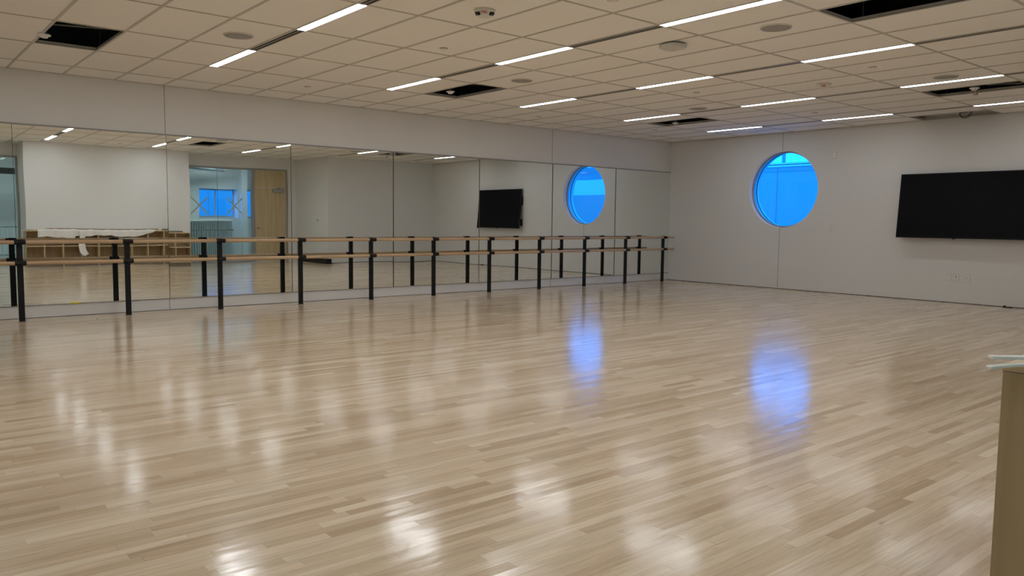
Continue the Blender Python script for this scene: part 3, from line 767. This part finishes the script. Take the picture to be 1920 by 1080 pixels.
DX0, DX1 = -5.15, -4.06
dr = thing('door_1', 'x', 'x', (DX0, Y2, 0)); dr['label'] = 'tall blond wooden door in a grey frame'; del dr['category']; dr['kind'] = 'structure'
b = bm_(); box(b, (DX0, Y2-.08, 0), (DX0+.05, Y2+.03, 2.75)); box(b, (DX1-.05, Y2-.08, 0), (DX1, Y2+.03, 2.75)); box(b, (DX0, Y2-.08, 2.75), (DX1, Y2+.03, 2.80)); obj('door_frame', b, 'alu', dr)
b = bm_(); box(b, (DX0+.052, Y2-.03, .008), (DX1-.052, Y2+.015, 2.20)); leaf = obj('door_leaf', b, 'door', dr)
b = bm_(); box(b, (DX0+.052, Y2-.03, 2.21), (DX1-.052, Y2+.015, 2.748)); obj('transom_panel', b, 'door', dr)
b = bm_(); box(b, (-4.55, Y2+.016, 2.07), (-4.2, Y2+.08, 2.18)); box(b, (-4.42, Y2+.03, 2.185), (-4.38, Y2+.16, 2.20)); box(b, (-4.42, Y2+.15, 2.20), (-4.22, Y2+.17, 2.22)); obj('door_closer', b, 'steel', dr, bevel=.003)
b = bm_(); lathe(b, [(.028, 0), (.028, .008), (.012, .01), (.012, .05)], (0, 0, 0), 16); bmesh.ops.rotate(b, verts=b.verts, cent=(0, 0, 0), matrix=Matrix.Rotation(-PI/2, 3, 'X')); bmesh.ops.translate(b, verts=b.verts, vec=(DX0+.12, Y2+.016, .95))
box(b, (DX0+.11, Y2+.055, .94), (DX0+.25, Y2+.072, .962)); obj('door_handle', b, 'steel', dr)
b = bm_(); box(b, (DX0+.005, Y2+.03, .96), (DX0+.045, Y2+.034, 1.16)); obj('strike_plate', b, 'steel', dr)
b = bm_(); box(b, (DX1, Y2-.1, -.04), (XJ, Y2, 2.80)); struct('wall_recess', b, 'wall', label='narrow white wall between the wooden door and the return wall')

# low black box on the floor by the return wall
b = bm_(); box(b, (XJ-.20, -11.4, .0), (XJ-.03, -9.62, .14)); box(b, (XJ-.22, -11.48, 0), (XJ-.01, -11.4, .02)); box(b, (XJ-.22, -9.62, 0), (XJ-.01, -9.56, .02))
tag(obj('floor_box', b, 'black', bevel=.004), 'long low black metal box on the floor along the return wall, seen in the mirror', 'floor box')

# ------------------------------------------------------------------ corridor beyond the glass
b = bm_(); box(b, (XB, YC, HC), (0, Y2-.1, HC+.1)); struct('ceiling_corridor', b, 'wall', label='corridor ceiling behind the glazed screens')
wins = [(-5.05, -3.64), (-3.42, -1.2)]
b = bm_(); TH = .5
box(b, (XB, YC-TH, 0), (-5.05, YC, HC)); box(b, (-5.05, YC-TH, 0), (0, YC, 1.22)); box(b, (-5.05, YC-TH, 2.32), (0, YC, HC))
box(b, (-3.64, YC-TH, 1.22), (-3.42, YC, 2.32)); box(b, (-1.2, YC-TH, 1.22), (0, YC, 2.32))
struct('wall_corridor', b, 'wall', label='white outer wall of the corridor')
b = bm_(); box(b, (0, YC-TH, 0), (.2, Y2-.2, HC)); box(b, (XB-T, YC-TH, 0), (XB, YC, HC)); struct('wall_corridor_end', b, 'wall')
for i, (xa, xb) in enumerate(wins):
    r = thing('window_%d' % (4+i), 'x', 'x', (xa, YC-TH, 1.22)); del r['category']; r['kind'] = 'structure'
    r['label'] = ('wide corridor window with blue film' if i == 0 else 'right-hand corridor window with blue film')
    b = bm_(); ya, yb = YC-TH+.05, YC-TH+.11
    box(b, (xa, ya, 1.22), (xb, yb, 1.30)); box(b, (xa, ya, 2.27), (xb, yb, 2.32)); box(b, (xa, ya, 1.3), (xa+.05, yb, 2.27)); box(b, (xb-.05, ya, 1.3), (xb, yb, 2.27)); box(b, ((xa+xb)/2-.02, ya, 1.3), ((xa+xb)/2+.02, yb, 2.27))
    obj('window_frame', b, 'slat_dark', r)
    b = bm_(); box(b, (xa+.05, ya+.02, 1.3), (xb-.05, ya+.026, 2.27)); obj('pane', b, 'filmc', r)
# outside the corridor
b = bm_(); box(b, (-17, -31, -.1), (4, YC-TH-.05, -.05)); struct('ground', b, 'ground', label='ground outside the corridor windows')
r = thing('neighboring_building', 'panelled building beyond the corridor windows', 'building', (-2, -26, 0))
b = bm_(); box(b, (-5.6, -26.3, 0), (3, -26, 3.4)); obj('wall', b, 'ext', r)
b = bm_()
for i in range(7): box(b, (-5.6+i*1.2, -25.99, 0), (-5.57+i*1.2, -26, 3.4))
obj('panel_joint', b, 'extd', r)
def tree(x, y, lab):
    r = thing('bare_tree', lab, 'tree', (x, y, 0))
    b = bm_(); rnd = random.Random(3)
    def grow(p, d, L, rr, n):
        q = p + d*L; tube(b, p, q, rr, 6, r2=rr*.65, cap=False)
        if n == 0: return
        for _ in range(3):
            e = (d + Vector((rnd.uniform(-.7, .7), rnd.uniform(-.7, .7), rnd.uniform(-.2, .5)))).normalized(); grow(q, e, L*.68, rr*.6, n-1)
    grow(Vector((x, y, 0)), Vector((0, 0, 1)), 1.4, .09, 5); obj('branches', b, 'bark', r)
tree(-7.2, -24, 'bare tree beyond the corridor window at its left')
# curved slatted guard wall and railing
r = thing('slatted_guard_wall', 'curved grey slatted wall standing in the corridor', 'slatted wall', (-7.2, -15.1, 0))
ccx, ccy, RR = -6.35, -15.5, 1.6
b = bm_(); n = 64
for i in range(n):
    a0, a1 = -.35*PI + 1.5*PI*i/n, -.35*PI + 1.5*PI*(i+1)/n
    P = [(ccx+q*math.cos(a), ccy+q*math.sin(a)) for q in (RR-.03, RR) for a in (a0, a1)]
    V = [b.verts.new((x, y, z)) for z in (.02, 1.10) for x, y in (P[0], P[1], P[3], P[2])]
    for f in ((0,1,2,3),(4,7,6,5),(0,1,5,4),(1,2,6,5),(2,3,7,6),(3,0,4,7)): b.faces.new([V[i_] for i_ in f])
obj('backing', b, 'slat_dark', r)
b = bm_(); n = 100
for i in range(n):
    a = -.35*PI + 1.5*PI*(i+.5)/n; c = Vector((ccx+(RR+.02)*math.cos(a), ccy+(RR+.02)*math.sin(a), 0))
    tv_ = Vector((-math.sin(a), math.cos(a), 0))*.019; ra_ = Vector((math.cos(a), math.sin(a), 0))*.02
    V = [b.verts.new(c+s1*tv_+s2*ra_+Vector((0, 0, z))) for z in (.02, 1.10) for s1, s2 in ((-1, -1), (1, -1), (1, 1), (-1, 1))]
    for f in ((0,1,2,3),(4,7,6,5),(0,1,5,4),(1,2,6,5),(2,3,7,6),(3,0,4,7)): b.faces.new([V[i_] for i_ in f])
obj('slats', b, 'slat', r)['kind'] = 'stuff'
b = bm_(); path(b, [(ccx+RR*math.cos(a), ccy+RR*math.sin(a), 1.12) for a in [-.35*PI+1.5*PI*i/40 for i in range(41)]], .035, 8); obj('cap_rail', b, 'wall', r)
def railing(x0, x1, y, lab):
    r = thing('corridor_railing', lab, 'railing', (x0, y, 0), 'railings in the corridor')
    b = bm_(); tube(b, (x0, y, .86), (x1, y, .86), .02, 10); tube(b, (x0, y, .1), (x1, y, .1), .015, 8); obj('top_rail', b, 'slat_dark', r)
    n = int((x1-x0)/.13); src = None
    for i in range(min(n, 95)+1):
        x = x0 + (x1-x0)*i/min(n, 95)
        b = bm_(); tube(b, (x, y, .0), (x, y, 1.0 if i % 9 == 0 else .85), .008, 6); obj('baluster', b, 'slat', r)
railing(-7.3, -5.35, -13.3, 'thin grey railing in the corridor before the curved wall')
railing(-15.2, -10.2, -14.6, 'thin grey railing in the corridor behind the camera')
# column, duct and lights in the corridor
b = bm_(); box(b, (-3.66, -17.3, 0), (-3.46, -17.1, HC)); tag(obj('column', b, 'wall'), 'square white column by the corridor windows', 'column')
r = thing('ventilation_duct', 'curved grey duct under the corridor ceiling', 'duct', (-6, -16, 3.1))
b = bm_(); path(b, [(-9 + .5*i, -15.2-.05*i*i*.35, 2.98) for i in range(10)], .07, 12); obj('duct_run', b, 'pipe', r)
b = bm_(); lathe(b, [(.0001, -.06), (.09, -.04), (.09, .05), (.0001, .07)], (-4.5, -16.62, 2.98), 16); obj('end_cap', b, 'pipe', r)
r = thing('ventilation_duct', 'dark square duct in the corridor behind the camera', 'duct', (-12, -15, 2.6))
b = bm_(); box(b, (-14.5, -15.6, 2.45), (-9, -15.2, 2.62)); obj('duct_run', b, 'plenum', r)
cl_lab = ['corridor light left of the curved wall', 'corridor light over the curved wall', 'corridor light near the column', 'corridor light beyond the glazed screen behind the camera', 'second corridor light behind the camera', 'third corridor light behind the camera', 'corridor light at the far end']
for i, (x, y) in enumerate(((-8.6, -14.4), (-6.1, -14.9), (-4.6, -15.9), (-11.2, -14.0), (-12.6, -15.4), (-14.4, -14.0), (-2.0, -14.6))):
    r = thing('corridor_light', cl_lab[i], 'ceiling light', (x, y, 3.2), 'hanging strip lights in the corridor')
    b = bm_(); box(b, (x-.6, y-.04, 3.2), (x+.6, y+.04, 3.25)); 
    for s in (-.5, .5): tube(b, (x+s, y, 3.25), (x+s, y, HC), .003, 6)
    obj('housing', b, 'plate', r)
    b = bm_(); box(b, (x-.58, y-.035, 3.19), (x+.58, y+.035, 3.199)); obj('lens', b, 'lampc', r)

# ------------------------------------------------------------------ small marks
b = bm_(); box(b, (-12.23, -.032, MB_-.004), (-12.10, -.018, MB_+.012)); tag(obj('yellow_sticker', b, 'yellow', bevel=.002), 'small yellow tab on the foot of a mirror', 'tape')
b = bm_(); lathe(b, [(.012, 0), (.010, .006), (.0001, .008)], (-12.02, -.543, 0), 8); tag(obj('green_scrap', b, 'green'), 'tiny green scrap on the floor by the second post', 'scrap')
b = bm_(); box(b, (-.10, -7.10, 0), (-.06, -7.0, .015)); box(b, (-.09, -7.0, 0), (-.07, -6.97, .03)); tag(obj('cable_clip', b, 'black_plastic'), 'tiny black clip on the floor at the foot of the end wall', 'clip')
